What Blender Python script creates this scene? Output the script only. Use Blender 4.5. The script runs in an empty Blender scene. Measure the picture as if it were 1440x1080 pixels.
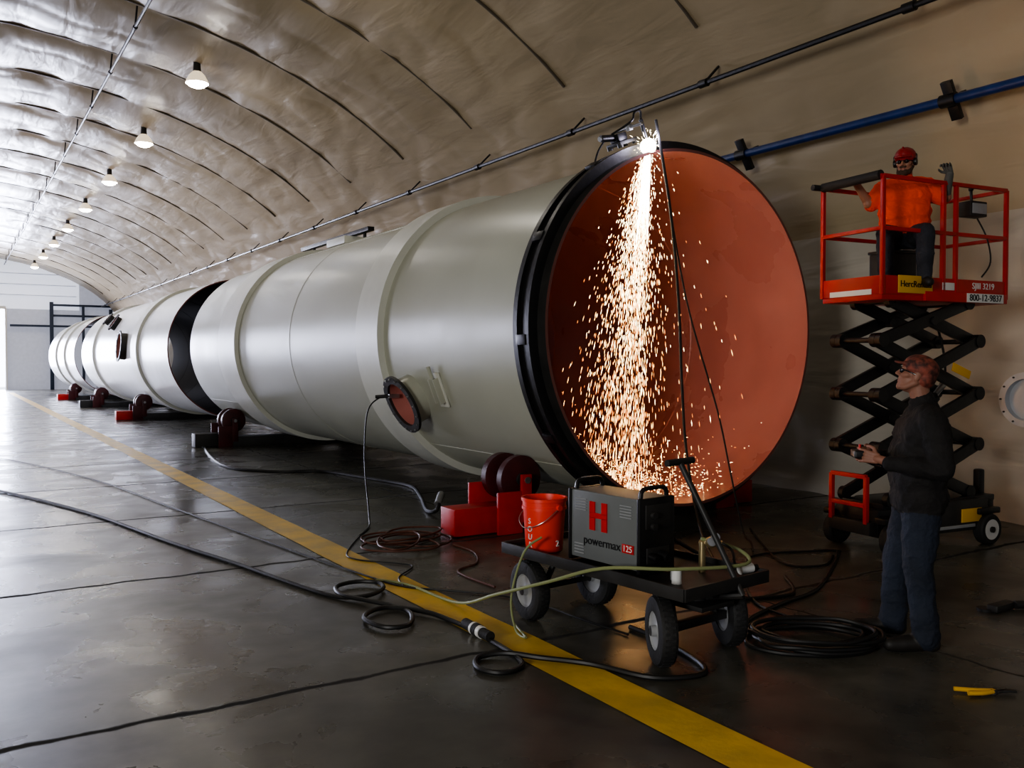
import bpy, bmesh, math, random
import numpy as np
from mathutils import Vector, Matrix, noise
random.seed(7)
V=Vector
# ---------------------------------------------------------------- materials
def mat(name, col, rough=0.5, metal=0.0, emit=None, es=0.0, noise_amt=0.0, nscale=5.0, bump=0.0, bscale=20.0, spec=0.5, rvar=0.0, col2=None, stretch=None):
    m=bpy.data.materials.new(name); m.use_nodes=True
    nt=m.node_tree; N=nt.nodes; L=nt.links
    b=N['Principled BSDF']
    b.inputs['Base Color'].default_value=(*col,1)
    b.inputs['Roughness'].default_value=rough
    b.inputs['Metallic'].default_value=metal
    b.inputs['Specular IOR Level'].default_value=spec
    if emit:
        b.inputs['Emission Color'].default_value=(*emit,1); b.inputs['Emission Strength'].default_value=es
    tc=N.new('ShaderNodeTexCoord'); mp=N.new('ShaderNodeMapping'); L.new(tc.outputs['Object'],mp.inputs['Vector'])
    if stretch: mp.inputs['Scale'].default_value=stretch
    if noise_amt>0 or col2:
        n=N.new('ShaderNodeTexNoise'); n.inputs['Scale'].default_value=nscale; n.inputs['Detail'].default_value=6
        L.new(mp.outputs[0],n.inputs['Vector'])
        r=N.new('ShaderNodeValToRGB')
        r.color_ramp.elements[0].position=0.35; r.color_ramp.elements[1].position=0.65
        c2=col2 if col2 else tuple(max(0,c*(1-noise_amt)) for c in col)
        r.color_ramp.elements[0].color=(*c2,1); r.color_ramp.elements[1].color=(*col,1)
        L.new(n.outputs['Fac'],r.inputs['Fac']); L.new(r.outputs['Color'],b.inputs['Base Color'])
        if rvar>0:
            mr=N.new('ShaderNodeMapRange'); mr.inputs['From Min'].default_value=0.3; mr.inputs['From Max'].default_value=0.7
            mr.inputs['To Min'].default_value=max(0.03,rough-rvar); mr.inputs['To Max'].default_value=min(1,rough+rvar)
            L.new(n.outputs['Fac'],mr.inputs['Value']); L.new(mr.outputs[0],b.inputs['Roughness'])
    if bump>0:
        n2=N.new('ShaderNodeTexNoise'); n2.inputs['Scale'].default_value=bscale; n2.inputs['Detail'].default_value=4
        L.new(mp.outputs[0],n2.inputs['Vector'])
        bp=N.new('ShaderNodeBump'); bp.inputs['Strength'].default_value=bump; bp.inputs['Distance'].default_value=0.02
        L.new(n2.outputs['Fac'],bp.inputs['Height']); L.new(bp.outputs['Normal'],b.inputs['Normal'])
    return m

M_black=mat('black_paint',(0.010,0.010,0.011),0.4,noise_amt=0.3,bump=0.1)
M_rubber=mat('rubber',(0.018,0.018,0.018),0.7,bump=0.2,bscale=60)
M_cable=mat('cable_rubber',(0.010,0.010,0.010),0.5)
M_dark=mat('dark_steel',(0.028,0.027,0.026),0.5,0.0,noise_amt=0.4)
M_gray=mat('gray_enamel',(0.15,0.16,0.158),0.45,noise_amt=0.08)
M_lgray=mat('light_gray',(0.35,0.36,0.37),0.4,noise_amt=0.15)
M_vent=mat('galvanised_collar',(0.55,0.57,0.60),0.4,0.2,noise_amt=0.1)
M_steel=mat('bare_steel',(0.5,0.5,0.5),0.3,0.9,noise_amt=0.2,nscale=12)
M_white=mat('white_plastic',(0.75,0.75,0.73),0.4)
M_red=mat('red_enamel',(0.55,0.018,0.012),0.4,noise_amt=0.25,nscale=4)
M_dred=mat('dark_red_enamel',(0.075,0.009,0.011),0.45,noise_amt=0.4)
M_bucket=mat('bucket_plastic',(0.85,0.05,0.025),0.4)
M_yel=mat('yellow_sticker',(0.75,0.42,0.03),0.45)
M_blue=mat('blue_paint',(0.012,0.04,0.16),0.35,noise_amt=0.3)
M_blued=mat('dark_blue_frame',(0.02,0.035,0.07),0.5)
M_brass=mat('brass',(0.5,0.4,0.22),0.35,0.8)
M_hose_y=mat('hose_olive',(0.24,0.27,0.12),0.5)
M_hose_r=mat('hose_redbrown',(0.10,0.035,0.022),0.55)
M_wood=mat('reel_wood',(0.25,0.2,0.1),0.6,noise_amt=0.3)
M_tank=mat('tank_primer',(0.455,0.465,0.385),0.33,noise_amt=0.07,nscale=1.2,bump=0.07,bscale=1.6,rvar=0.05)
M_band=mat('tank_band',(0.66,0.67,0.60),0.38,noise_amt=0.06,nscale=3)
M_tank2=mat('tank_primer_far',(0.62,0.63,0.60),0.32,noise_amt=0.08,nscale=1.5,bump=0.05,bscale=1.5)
M_int=mat('oxide_primer',(0.48,0.195,0.165),0.30,noise_amt=0.2,nscale=0.9,bump=0.08,bscale=2.0,rvar=0.1,col2=(0.40,0.15,0.125))
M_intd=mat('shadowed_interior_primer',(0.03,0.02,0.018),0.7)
M_rim=mat('rim_primer',(0.16,0.06,0.05),0.45)
M_lamp=mat('lamp_glow',(1,1,1),0.5,emit=(1.0,0.93,0.82),es=80)
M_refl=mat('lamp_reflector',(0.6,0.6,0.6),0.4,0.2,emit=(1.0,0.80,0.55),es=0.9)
M_rib=mat('rib_strap',(0.09,0.07,0.045),0.6)

def liner_mat(name,col,bs=0.4):
    m=mat(name,col,0.33,spec=0.5,noise_amt=0.12,nscale=0.5)
    nt=m.node_tree;N=nt.nodes;L=nt.links;b=N['Principled BSDF']
    tc=N.new('ShaderNodeTexCoord')
    mp=N.new('ShaderNodeMapping'); mp.inputs['Scale'].default_value=(1.6,0.35,1.6); L.new(tc.outputs['Object'],mp.inputs['Vector'])
    n=N.new('ShaderNodeTexNoise'); n.inputs['Scale'].default_value=1.4; n.inputs['Detail'].default_value=3; n.inputs['Distortion'].default_value=0.5
    L.new(mp.outputs[0],n.inputs['Vector'])
    mp2=N.new('ShaderNodeMapping'); mp2.inputs['Scale'].default_value=(1.0,0.6,1.0); mp2.inputs['Rotation'].default_value=(0.5,0.3,0.7); L.new(tc.outputs['Object'],mp2.inputs['Vector'])
    n2=N.new('ShaderNodeTexNoise'); n2.noise_type='RIDGED_MULTIFRACTAL'; n2.inputs['Scale'].default_value=0.6; n2.inputs['Detail'].default_value=1.5
    L.new(mp2.outputs[0],n2.inputs['Vector'])
    ad=N.new('ShaderNodeMath'); ad.operation='MULTIPLY_ADD'; L.new(n2.outputs['Fac'],ad.inputs[0]); ad.inputs[1].default_value=0.16; L.new(n.outputs['Fac'],ad.inputs[2])
    bp=N.new('ShaderNodeBump'); bp.inputs['Strength'].default_value=bs; bp.inputs['Distance'].default_value=0.10
    L.new(ad.outputs[0],bp.inputs['Height']); L.new(bp.outputs['Normal'],b.inputs['Normal'])
    return m
M_liner=liner_mat('ceiling_liner',(0.43,0.345,0.225),0.32)
M_wall=liner_mat('wall_liner',(0.52,0.485,0.42),0.5)
M_farw=mat('end_wall_panel_glow',(0.5,0.52,0.58),0.5,noise_amt=0.1,emit=(0.60,0.66,0.85),es=0.30)  # panel is no lamp; emission imitates daylight on it
M_farw2=mat('translucent_fabric_glow',(0.8,0.82,0.9),0.5,emit=(0.75,0.82,1.0),es=0.8)  # daylight through the translucent end wall fabric put in as emission
M_ext=mat('daylight_backdrop_glow',(0.9,0.9,0.9),0.8,emit=(0.82,0.88,1.0),es=6)  # strong emission imitates outdoor daylight seen through the door

def floor_mat():
    m=bpy.data.materials.new('polished_concrete'); m.use_nodes=True
    nt=m.node_tree;N=nt.nodes;L=nt.links;b=N['Principled BSDF']
    tc=N.new('ShaderNodeTexCoord')
    def nz(s,d=6,dist=0):
        n=N.new('ShaderNodeTexNoise'); n.inputs['Scale'].default_value=s; n.inputs['Detail'].default_value=d; n.inputs['Distortion'].default_value=dist
        L.new(tc.outputs['Object'],n.inputs['Vector']); return n
    n1=nz(0.45,8,0.6); n2=nz(4.0,8); n3=nz(1.3,6,0.4)
    r=N.new('ShaderNodeValToRGB'); e=r.color_ramp.elements
    e[0].position=0.35;e[0].color=(0.060,0.058,0.049,1);e[1].position=0.68;e[1].color=(0.150,0.147,0.125,1)
    L.new(n1.outputs['Fac'],r.inputs['Fac'])
    r2=N.new('ShaderNodeValToRGB'); r2.color_ramp.elements[0].position=0.3;r2.color_ramp.elements[0].color=(0.55,0.55,0.55,1);r2.color_ramp.elements[1].position=0.7;r2.color_ramp.elements[1].color=(1.15,1.15,1.15,1)
    L.new(n2.outputs['Fac'],r2.inputs['Fac'])
    mx=N.new('ShaderNodeMix'); mx.data_type='RGBA'; mx.blend_type='MULTIPLY'; mx.inputs[0].default_value=0.85
    L.new(r.outputs['Color'],mx.inputs[6]); L.new(r2.outputs['Color'],mx.inputs[7])
    sp=N.new('ShaderNodeSeparateXYZ'); L.new(tc.outputs['Object'],sp.inputs[0])
    nj=nz(2.2,5)
    def joint(out,off,per,w,lo):
        a=N.new('ShaderNodeMath');a.operation='ADD';L.new(out,a.inputs[0]);a.inputs[1].default_value=-off
        w1=N.new('ShaderNodeMath');w1.operation='MULTIPLY_ADD';L.new(nj.outputs['Fac'],w1.inputs[0]);w1.inputs[1].default_value=0.18;L.new(a.outputs[0],w1.inputs[2])
        p=N.new('ShaderNodeMath');p.operation='PINGPONG';L.new(w1.outputs[0],p.inputs[0]);p.inputs[1].default_value=per/2
        c=N.new('ShaderNodeMapRange');L.new(p.outputs[0],c.inputs['Value']);c.inputs['From Min'].default_value=w*0.3;c.inputs['From Max'].default_value=w
        c.inputs['To Min'].default_value=lo;c.inputs['To Max'].default_value=1.0
        return c
    j1=joint(sp.outputs['Y'],4.72,3.05,0.036,0.15); j2=joint(sp.outputs['X'],-0.9,6.1,0.02,0.35)
    mn=N.new('ShaderNodeMath');mn.operation='MINIMUM';L.new(j1.outputs[0],mn.inputs[0]);L.new(j2.outputs[0],mn.inputs[1])
    mx2=N.new('ShaderNodeMix');mx2.data_type='RGBA';mx2.blend_type='MULTIPLY';mx2.inputs[0].default_value=1.0
    L.new(mx.outputs[2],mx2.inputs[6]);L.new(mn.outputs[0],mx2.inputs[7])
    L.new(mx2.outputs[2],b.inputs['Base Color'])
    mr=N.new('ShaderNodeMapRange');L.new(n3.outputs['Fac'],mr.inputs['Value']);mr.inputs['From Min'].default_value=0.3;mr.inputs['From Max'].default_value=0.7;mr.inputs['To Min'].default_value=0.16;mr.inputs['To Max'].default_value=0.42
    rj=N.new('ShaderNodeMath');rj.operation='SUBTRACT';rj.inputs[0].default_value=1.2;L.new(mn.outputs[0],rj.inputs[1])
    rm=N.new('ShaderNodeMath');rm.operation='MAXIMUM';L.new(rj.outputs[0],rm.inputs[0]);L.new(mr.outputs[0],rm.inputs[1])
    L.new(rm.outputs[0],b.inputs['Roughness'])
    bp=N.new('ShaderNodeBump');bp.inputs['Strength'].default_value=0.08;bp.inputs['Distance'].default_value=0.02
    L.new(n2.outputs['Fac'],bp.inputs['Height']);L.new(bp.outputs['Normal'],b.inputs['Normal'])
    return m
M_floor=floor_mat()
M_line=mat('line_paint',(0.85,0.55,0.03),0.38,noise_amt=0.5,nscale=3.0,col2=(0.60,0.40,0.05),bump=0.1)

# ---------------------------------------------------------------- builder
def frame(d):
    d=V(d).normalized(); up=V((0,0,1)) if abs(d.z)<0.95 else V((1,0,0))
    a=d.cross(up).normalized(); b=d.cross(a).normalized(); return a,b
class B:
    def __init__(s,name): s.name=name; s.v=[];s.f=[];s.m=[];s.mats=[]
    def mi(s,m):
        if m not in s.mats: s.mats.append(m)
        return s.mats.index(m)
    def add(s,vs,fs,m):
        o=len(s.v); s.v+= [tuple(v) for v in vs]; i=s.mi(m)
        for f in fs: s.f.append(tuple(o+k for k in f)); s.m.append(i)
    def box(s,c,sz,m,bev=0.0,R=None):
        bm=bmesh.new(); bmesh.ops.create_cube(bm,size=1.0)
        bmesh.ops.scale(bm,vec=sz,verts=bm.verts)
        if bev>0: bmesh.ops.bevel(bm,geom=list(bm.edges),offset=bev,segments=2,affect='EDGES',profile=0.6)
        vs=[]
        for v in bm.verts:
            p=v.co.copy()
            if R: p=R@p
            vs.append(p+V(c))
        bm.verts.index_update()
        fs=[[v.index for v in f.verts] for f in bm.faces]; bm.free(); s.add(vs,fs,m)
    def beam(s,p0,p1,w,h,m,bev=0.004,up=(0,0,1)):
        p0=V(p0);p1=V(p1);d=(p1-p0);L=d.length;d.normalize();u=V(up)
        if abs(d.dot(u))>0.98:u=V((1,0,0))
        y=u.cross(d).normalized();z=d.cross(y)
        R=Matrix((d,y,z)).transposed()
        s.box((p0+p1)/2,(L,w,h),m,bev,R)
    def cyl(s,p0,p1,r0,m,r1=None,n=20):
        r1=r0 if r1 is None else r1
        p0=V(p0);p1=V(p1);a,b=frame(p1-p0);vs=[]
        for p,r in ((p0,r0),(p1,r1)):
            for i in range(n):
                t=2*math.pi*i/n; vs.append(p+a*r*math.cos(t)+b*r*math.sin(t))
        fs=[(i,(i+1)%n,n+(i+1)%n,n+i) for i in range(n)]+[tuple(range(n))[::-1],tuple(range(n,2*n))]
        s.add(vs,fs,m)
    def lathe(s,prof,o,d,mats,n=48,closed=False):
        o=V(o);dd=V(d).normalized();a,b=frame(dd)
        vs=[];P=len(prof)
        for r,h in prof:
            for i in range(n):
                t=2*math.pi*i/n; vs.append(o+dd*h+a*r*math.cos(t)+b*r*math.sin(t))
        off=len(s.v); s.v+=[tuple(v) for v in vs]
        rng=P if closed else P-1
        for k in range(rng):
            k2=(k+1)%P; mm=mats[k] if isinstance(mats,(list,tuple)) else mats; ii=s.mi(mm)
            for i in range(n):
                j=(i+1)%n; s.f.append((off+k*n+i,off+k*n+j,off+k2*n+j,off+k2*n+i)); s.m.append(ii)
    def tube(s,pts,r,m,n=8,sm=True,closed=False,res=6):
        pts=[V(p) for p in pts]
        if sm and len(pts)>2:
            q=[];K=len(pts)
            seg=K if closed else K-1
            for i in range(seg):
                g=(lambda j:pts[j%K]) if closed else (lambda j:pts[max(0,min(K-1,j))])
                p0,p1,p2,p3=g(i-1),g(i),g(i+1),g(i+2)
                for t in [k/res for k in range(res)]:
                    q.append(0.5*((2*p1)+(p2-p0)*t+(2*p0-5*p1+4*p2-p3)*t*t+(3*p1-p0-3*p2+p3)*t**3))
            if not closed:q.append(pts[-1])
            pts=q
        K=len(pts);vs=[];prev=None
        for i,p in enumerate(pts):
            if closed: d=pts[(i+1)%K]-pts[i-1]
            else: d=pts[min(K-1,i+1)]-pts[max(0,i-1)]
            if d.length<1e-9:d=V((0,0,1))
            d.normalize()
            if prev is None: a,b=frame(d)
            else:
                a=prev-d*prev.dot(d)
                if a.length<1e-6:a,_=frame(d)
                a.normalize()
            b=d.cross(a);prev=a
            for k in range(n):
                t=2*math.pi*k/n; vs.append(p+a*r*math.cos(t)+b*r*math.sin(t))
        fs=[]
        for i in range(K if closed else K-1):
            i2=(i+1)%K
            for k in range(n): fs.append((i*n+k,i*n+(k+1)%n,i2*n+(k+1)%n,i2*n+k))
        if not closed: fs+= [tuple(range(n))[::-1],tuple(range((K-1)*n,K*n))]
        s.add(vs,fs,m)
    def sph(s,c,r,m,sc=(1,1,1),n=14):
        vs=[];fs=[];c=V(c)
        for j in range(1,n):
            ph=math.pi*j/n
            for i in range(2*n):
                t=math.pi*i/n; vs.append(c+V((r*sc[0]*math.sin(ph)*math.cos(t),r*sc[1]*math.sin(ph)*math.sin(t),r*sc[2]*math.cos(ph))))
        N2=2*n
        for j in range(n-2):
            for i in range(N2): fs.append((j*N2+i,(j+1)*N2+i,(j+1)*N2+(i+1)%N2,j*N2+(i+1)%N2))
        k=len(vs);vs+= [c+V((0,0,r*sc[2])),c-V((0,0,r*sc[2]))]
        for i in range(N2): fs+=[(k,i,(i+1)%N2),(k+1,(n-2)*N2+(i+1)%N2,(n-2)*N2+i)]
        s.add(vs,fs,m)
    def build(s,M=None,parent=None,angle=35,fixn=True):
        me=bpy.data.meshes.new(s.name); me.from_pydata(s.v,[],s.f)
        for m in s.mats: me.materials.append(m)
        me.polygons.foreach_set('material_index',s.m)
        me.polygons.foreach_set('use_smooth',[True]*len(s.f))
        if fixn:
            bm=bmesh.new();bm.from_mesh(me);bmesh.ops.recalc_face_normals(bm,faces=bm.faces);bm.to_mesh(me);bm.free()
        me.set_sharp_from_angle(angle=math.radians(angle)); me.update()
        ob=bpy.data.objects.new(s.name,me);bpy.context.scene.collection.objects.link(ob)
        if M is not None: ob.matrix_world=M
        if parent: ob.parent=parent
        return ob
def text(name,body,size,M,m,parent=None,ext=0.002):
    c=bpy.data.curves.new(name,'FONT');c.body=body;c.size=size;c.extrude=ext;c.align_x='CENTER';c.align_y='CENTER'
    o=bpy.data.objects.new(name,c);bpy.context.scene.collection.objects.link(o)
    bpy.context.view_layer.update()
    me=bpy.data.meshes.new_from_object(o.evaluated_get(bpy.context.evaluated_depsgraph_get()))
    bpy.data.objects.remove(o);me.materials.clear();me.materials.append(m)
    ob=bpy.data.objects.new(name,me);bpy.context.scene.collection.objects.link(ob)
    if parent: ob.parent=parent
    ob.matrix_local=M
    return ob

# ---------------------------------------------------------------- hall shell
Y0,Y1=-7.0,66.0
HW,SP,RI=10.1,3.5,5.3
def membrane(name,mode,m):
    rib0,per=5.75,3.05
    if mode=='arch': NS=190
    else: NS=34
    NY=620
    vs=[];fs=[]
    for j in range(NY+1):
        Y=Y0+(Y1-Y0)*j/NY
        t=((Y-rib0)/per)%1.0; e=abs(2*t-1)
        for i in range(NS+1):
            s=i/NS
            if mode=='arch':
                ph=math.pi*s; bx,bz=HW*math.cos(ph),SP+RI*math.sin(ph)
                nx,nz=math.cos(ph)/HW,math.sin(ph)/RI
                l=math.hypot(nx,nz);nx/=l;nz/=l; arc=s*25; wgt=min(1,12*s,12*(1-s))
            else:
                sg=1 if mode=='right' else -1
                bx,bz=sg*HW,SP*s; nx,nz=sg,0; arc=SP*s*-sg+(0 if sg>0 else 25); wgt=min(1,(1-s)*5)
            up=min(1.0,max(0.25,(s-0.12)*5)) if mode=='arch' else 0.3
            sag=0.11*(1-e**2)*wgt*up
            w=noise.noise(V((arc*1.7,Y*0.2,3.1)))*0.055*(0.2+0.8*e)*up
            w+=noise.noise(V((arc*4.5,Y*0.45,9.7)))*0.022*(0.1+0.9*e*e)*up
            w+=noise.noise(V((arc*0.8+Y*0.5,Y*0.9-arc*0.5,1.7)))*0.03
            rg=1-abs(noise.noise(V((arc*0.5+Y*0.7,Y*0.35-arc*0.9,7.7))))*6
            w+=-0.022*max(0,rg)
            d=sag+w*(0.3+0.7*wgt)
            if mode=='right' : 
                if s<0.08: d+=0.25*(0.08-s)/0.08*(0.6+noise.noise(V((Y*1.3,0,5))))
            vs.append((bx-nx*d,Y,bz-nz*d))
    W=NS+1
    for j in range(NY):
        for i in range(NS): fs.append((j*W+i,j*W+i+1,(j+1)*W+i+1,(j+1)*W+i))
    b=B(name);b.add(vs,fs,m)
    return b.build(fixn=False,angle=180)
membrane('ceiling','arch',M_liner)
membrane('wall_right','right',M_wall)
membrane('wall_left','left',M_wall)
b=B('trim_1')
k=-4
while 5.75+3.05*k<Y1:
    Y=5.75+3.05*k;k+=1
    if Y<Y0: continue
    b.tube([((HW-0.0)*math.cos(p),Y,SP+(RI-0.0)*math.sin(p)) for p in [math.pi*i/90 for i in range(16,91)]],0.026,M_rib,n=6,sm=False)
b.build()
b=B('floor');b.add([(-HW-1,Y0-3,0),(HW+0.6,Y0-3,0),(HW+0.6,Y1+14,0),(-HW-1,Y1+14,0)],[(0,1,2,3)],M_floor);b.build()
b=B('floor_marking_line')
n=120;vs=[];
for i in range(n+1):
    y=-2+62*i/n
    vs+=[(2.86+0.012*noise.noise(V((y*2,0,0))),y,0.004),(3.17+0.012*noise.noise(V((y*2,5,0))),y,0.004)]
b.add(vs,[(2*i,2*i+1,2*i+3,2*i+2) for i in range(n)],M_line);b.build(fixn=False)
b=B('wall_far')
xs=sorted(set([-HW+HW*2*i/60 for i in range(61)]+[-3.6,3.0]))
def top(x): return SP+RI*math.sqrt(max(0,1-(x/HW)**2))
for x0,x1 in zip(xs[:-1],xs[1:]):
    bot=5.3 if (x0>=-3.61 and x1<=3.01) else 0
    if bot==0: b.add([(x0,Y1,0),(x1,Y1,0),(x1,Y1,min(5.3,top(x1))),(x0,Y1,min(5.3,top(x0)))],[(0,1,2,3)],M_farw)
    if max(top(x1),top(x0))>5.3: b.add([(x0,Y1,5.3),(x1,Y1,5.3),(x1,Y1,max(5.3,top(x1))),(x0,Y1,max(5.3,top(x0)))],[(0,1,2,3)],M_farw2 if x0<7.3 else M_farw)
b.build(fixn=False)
b=B('door_1')
b.box((-3.6,Y1-0.12,2.65),(0.2,0.2,5.3),M_blue,0.01);b.box((3.08,Y1-0.12,2.65),(0.12,0.2,5.3),M_white,0.01);b.box((-0.3,Y1-0.12,5.35),(6.8,0.2,0.2),M_white,0.01)
b.build()
b=B('daylight_backdrop');b.box((-0.5,Y1+9,4.0),(18,0.2,8.0),M_ext,0.02);b.build()  # added glowing backdrop, stands in for daylight behind the far door
b=B('end_wall_frame')
b.box((5.7,Y1-0.35,2.9),(0.22,0.25,5.8),M_blued,0.01)
for z,x0,x1 in ((5.6,5.6,9.3),(4.9,5.6,9.5),(4.2,3.3,9.6)):
    b.beam((x0,Y1-0.3,z),(x1,Y1-0.3,z),0.2,0.14,M_blued)
for z in (6.2,6.9,7.6): b.beam((1.0,Y1-0.2,z),(min(7.2,9-(z-6)),Y1-0.2,z),0.06,0.05,M_farw)
b.beam((9.3,Y1-0.35,0),(9.3,Y1-0.35,5.4),0.2,0.2,M_blued)
b.beam((7.6,Y1-0.35,0),(7.6,Y1-0.35,5.6),0.16,0.16,M_blued)
b.build()
b=B('conduit_pipe');b.tube([(8.7,y,5.58) for y in (-6,65.5)],0.036,M_black,sm=False)
y=5.75-9.15
while y<65: b.beam((8.7,y,5.58),(8.98,y,5.86),0.03,0.03,M_black);b.cyl((8.7,y-0.07,5.58),(8.7,y+0.07,5.58),0.055,M_black);y+=3.05
b.build()
b=B('ridge_cable');b.tube([(3.02,y,8.09) for y in (-6,65.5)],0.032,M_black,sm=False)
y=5.75-9.15
while y<65: b.cyl((3.02,y,8.09),(3.06,y,8.5),0.018,M_black,n=8);b.cyl((3.02,y-0.05,8.09),(3.02,y+0.05,8.09),0.045,M_black,n=10);y+=3.05
b.build()
b=B('blue_brace_pipe');b.tube([(9.45,y,4.71) for y in (-6,65.5)],0.055,M_blue,sm=False,n=14)
y=5.75-9.15
while y<65:
    b.beam((9.36,y-0.02,4.90),(9.60,y-0.02,4.52),0.12,0.06,M_black);b.cyl((9.45,y-0.09,4.71),(9.45,y+0.09,4.71),0.075,M_black);b.beam((9.5,y,4.74),(9.82,y,4.88),0.05,0.05,M_black);y+=3.05
b.build()
def lamp(Y):
    X=4.5;z=7.70
    b=B('high_bay_lamp')
    b.lathe([(0.235,0),(0.225,0.05),(0.17,0.16),(0.10,0.24),(0.085,0.25)],(X,Y,z),(0,0,1),M_refl,n=24)
    b.lathe([(0.0,-0.09),(0.08,-0.085),(0.15,-0.06),(0.20,-0.02),(0.225,0.01)],(X,Y,z),(0,0,1),M_lamp,n=24)
    b.cyl((X,Y,z+0.24),(X,Y,z+0.44),0.085,M_dark,r1=0.07)
    b.cyl((X,Y,z+0.44),(X,Y,z+0.50),0.012,M_dark,n=8)
    b.tube([(X-0.05,Y,z+0.42),(X-0.08,Y,z+0.48),(X,Y,z+0.52)],0.008,M_dark,n=6)
    b.build(fixn=False)
for i in range(9): lamp(13.4+6.1*i)

# ---------------------------------------------------------------- tanks
TX,TZ,TR=6.44,2.13,1.83
def tank(name,ya,yb,bands,extra,r=TR,mo=M_tank,inner=M_int,near=None):
    b=B(name)
    N=128
    prof=[(r-0.03,ya),(r,ya)];ms=[M_rim]
    for q,(c0,c1,dr,mm) in enumerate(bands):
        prof+=[(r,c0),(r+dr,c0),(r+dr,c1),(r,c1)];ms+=[(near if (q==0 and near) else mo),mm,mm,mm]
    prof+=[(r,yb),(r-0.03,yb)];ms+=[mo,M_rim]
    y=yb-3.0
    while y>ya+1.0:
        prof+=[(r-0.03,y+0.012),(r-0.038,y),(r-0.03,y-0.012)];ms+=[inner]*3;y-=3.1
    ms+=[inner]
    b.lathe(prof,(TX,0,TZ),(0,1,0),ms,n=N,closed=True)
    if extra: extra(b)
    return b.build(angle=25)
def polar(a,rr):
    t=math.radians(a); return (TX-rr*math.cos(t),TZ-rr*math.sin(t))
def nozzle(b,a,Y,r,h,fl):
    t=math.radians(a);d=V((-math.cos(t),0,-math.sin(t)));o=V((TX,Y,TZ))+d*(TR-0.08)
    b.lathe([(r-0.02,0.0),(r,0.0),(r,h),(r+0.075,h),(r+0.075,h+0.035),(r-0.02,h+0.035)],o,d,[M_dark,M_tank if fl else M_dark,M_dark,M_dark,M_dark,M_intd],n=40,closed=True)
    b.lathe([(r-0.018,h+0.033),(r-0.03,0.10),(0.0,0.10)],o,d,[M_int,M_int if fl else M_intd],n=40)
    p,q=frame(d)
    for i in range(16):
        u=2*math.pi*i/16;c=o+d*(h+0.03)+(p*math.cos(u)+q*math.sin(u))*(r+0.045)
        b.cyl(c,c+d*0.02,0.012,M_steel if fl else M_dark,n=8)
def ex1(b):
    nozzle(b,25,9.7,0.30,0.26,True)
    t=math.radians(21);d=V((-math.cos(t),0,-math.sin(t)));R=Matrix((d,V((0,1,0)),d.cross(V((0,1,0))))).transposed()
    o=V((TX,8.95,TZ))+d*(TR+0.01);up=V((-math.sin(t),0,math.cos(t)))
    b.box(o,(0.02,0.2,0.42),M_band,0.004,R)
    for s in (-0.06,0.06): b.box(o+V((0,s,0))+d*0.04,(0.08,0.02,0.3),M_tank,0.004,R)
    b.cyl(o+d*0.05+up*0.15,o+d*0.05+up*0.3,0.025,M_tank)
    for a in range(0,360,30):
        t=math.radians(a+4);d=V((math.cos(t),0,math.sin(t)));tt=V((-math.sin(t),0,math.cos(t)))
        R=Matrix((d,V((0,1,0)),tt)).transposed()
        b.box(V((TX,6.93,TZ))+d*(TR+0.085),(0.05,0.16,0.10),M_black,0.008,R)
    for a,ya,yb in ((50,7.1,10.3),(-62,10.9,16.9),(40,18.0,20.8)):
        x,z=polar(a,TR);b.tube([(x,ya,z),(x,yb,z)],0.006,M_tank,sm=False,n=6)
    for y in (13.9,): b.lathe([(TR-0.01,y-0.012),(TR+0.005,y),(TR-0.01,y+0.012)],(TX,0,TZ),(0,1,0),M_tank,n=128)
    b.box((6.3,15.6,4.02),(0.5,0.9,0.14),M_band,0.02)
    for y in (14.8,16.2,17.4): b.cyl((6.3,y,3.93),(6.3,y,4.12),0.03,M_dark)
    b.beam((6.25,14.4,4.13),(6.25,17.9,4.13),0.12,0.07,M_black)
tank('steel_stack_section',6.67,20.85,[(6.80,6.86,0.10,M_black),(6.861,7.02,0.05,M_black),(7.021,7.09,0.085,M_black),(10.25,10.95,0.09,M_band),(16.9,18.1,0.08,M_band)],ex1,near=M_dark)
def ex2(b):
    nozzle(b,-5,29.9,0.42,0.22,False);nozzle(b,-32,33.0,0.25,0.2,False);nozzle(b,-40,35.5,0.2,0.2,False)
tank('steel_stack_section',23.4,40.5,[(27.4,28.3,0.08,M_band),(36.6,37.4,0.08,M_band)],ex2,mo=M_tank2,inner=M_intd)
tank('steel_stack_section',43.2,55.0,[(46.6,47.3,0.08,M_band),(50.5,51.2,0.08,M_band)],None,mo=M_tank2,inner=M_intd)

def rolls(Y,base=M_red,wheelm=M_dred,bracket=M_dred):
    b=B('tank_turning_roll')
    b.box((TX,Y-0.05,0.10),(3.2,0.5,0.2),M_dark,0.01)
    for s in (-1,1):
        x=TX+s*1.36
        z=TZ-math.sqrt((TR+0.255)**2-1.36**2)
        b.box((x+s*0.47,Y-0.05,0.15),(0.66,0.30,0.28),base,0.012)
        b.box((x+s*0.10,Y+0.30,0.24),(0.5,0.04,0.48),bracket,0.01)
        b.box((x+s*0.20,Y-0.30,0.22),(0.30,0.04,0.44),bracket,0.01)
        b.box((x,Y-0.30,0.36),(0.12,0.05,0.5),bracket,0.01)
        for dy in (-0.16,0.16):
            b.lathe([(0.0,-0.06),(0.21,-0.06),(0.25,-0.045),(0.25,0.045),(0.21,0.06),(0.0,0.06)],(x,Y+dy,z),(0,1,0),wheelm,n=32)
            b.lathe([(0.0,-0.09),(0.07,-0.09),(0.07,0.09),(0.0,0.09)],(x,Y+dy,z),(0,1,0),M_dark,n=16)
        b.cyl((x,Y-0.34,z),(x,Y+0.33,z),0.035,M_steel)
    return b.build()
rolls(8.0,bracket=M_red)
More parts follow.
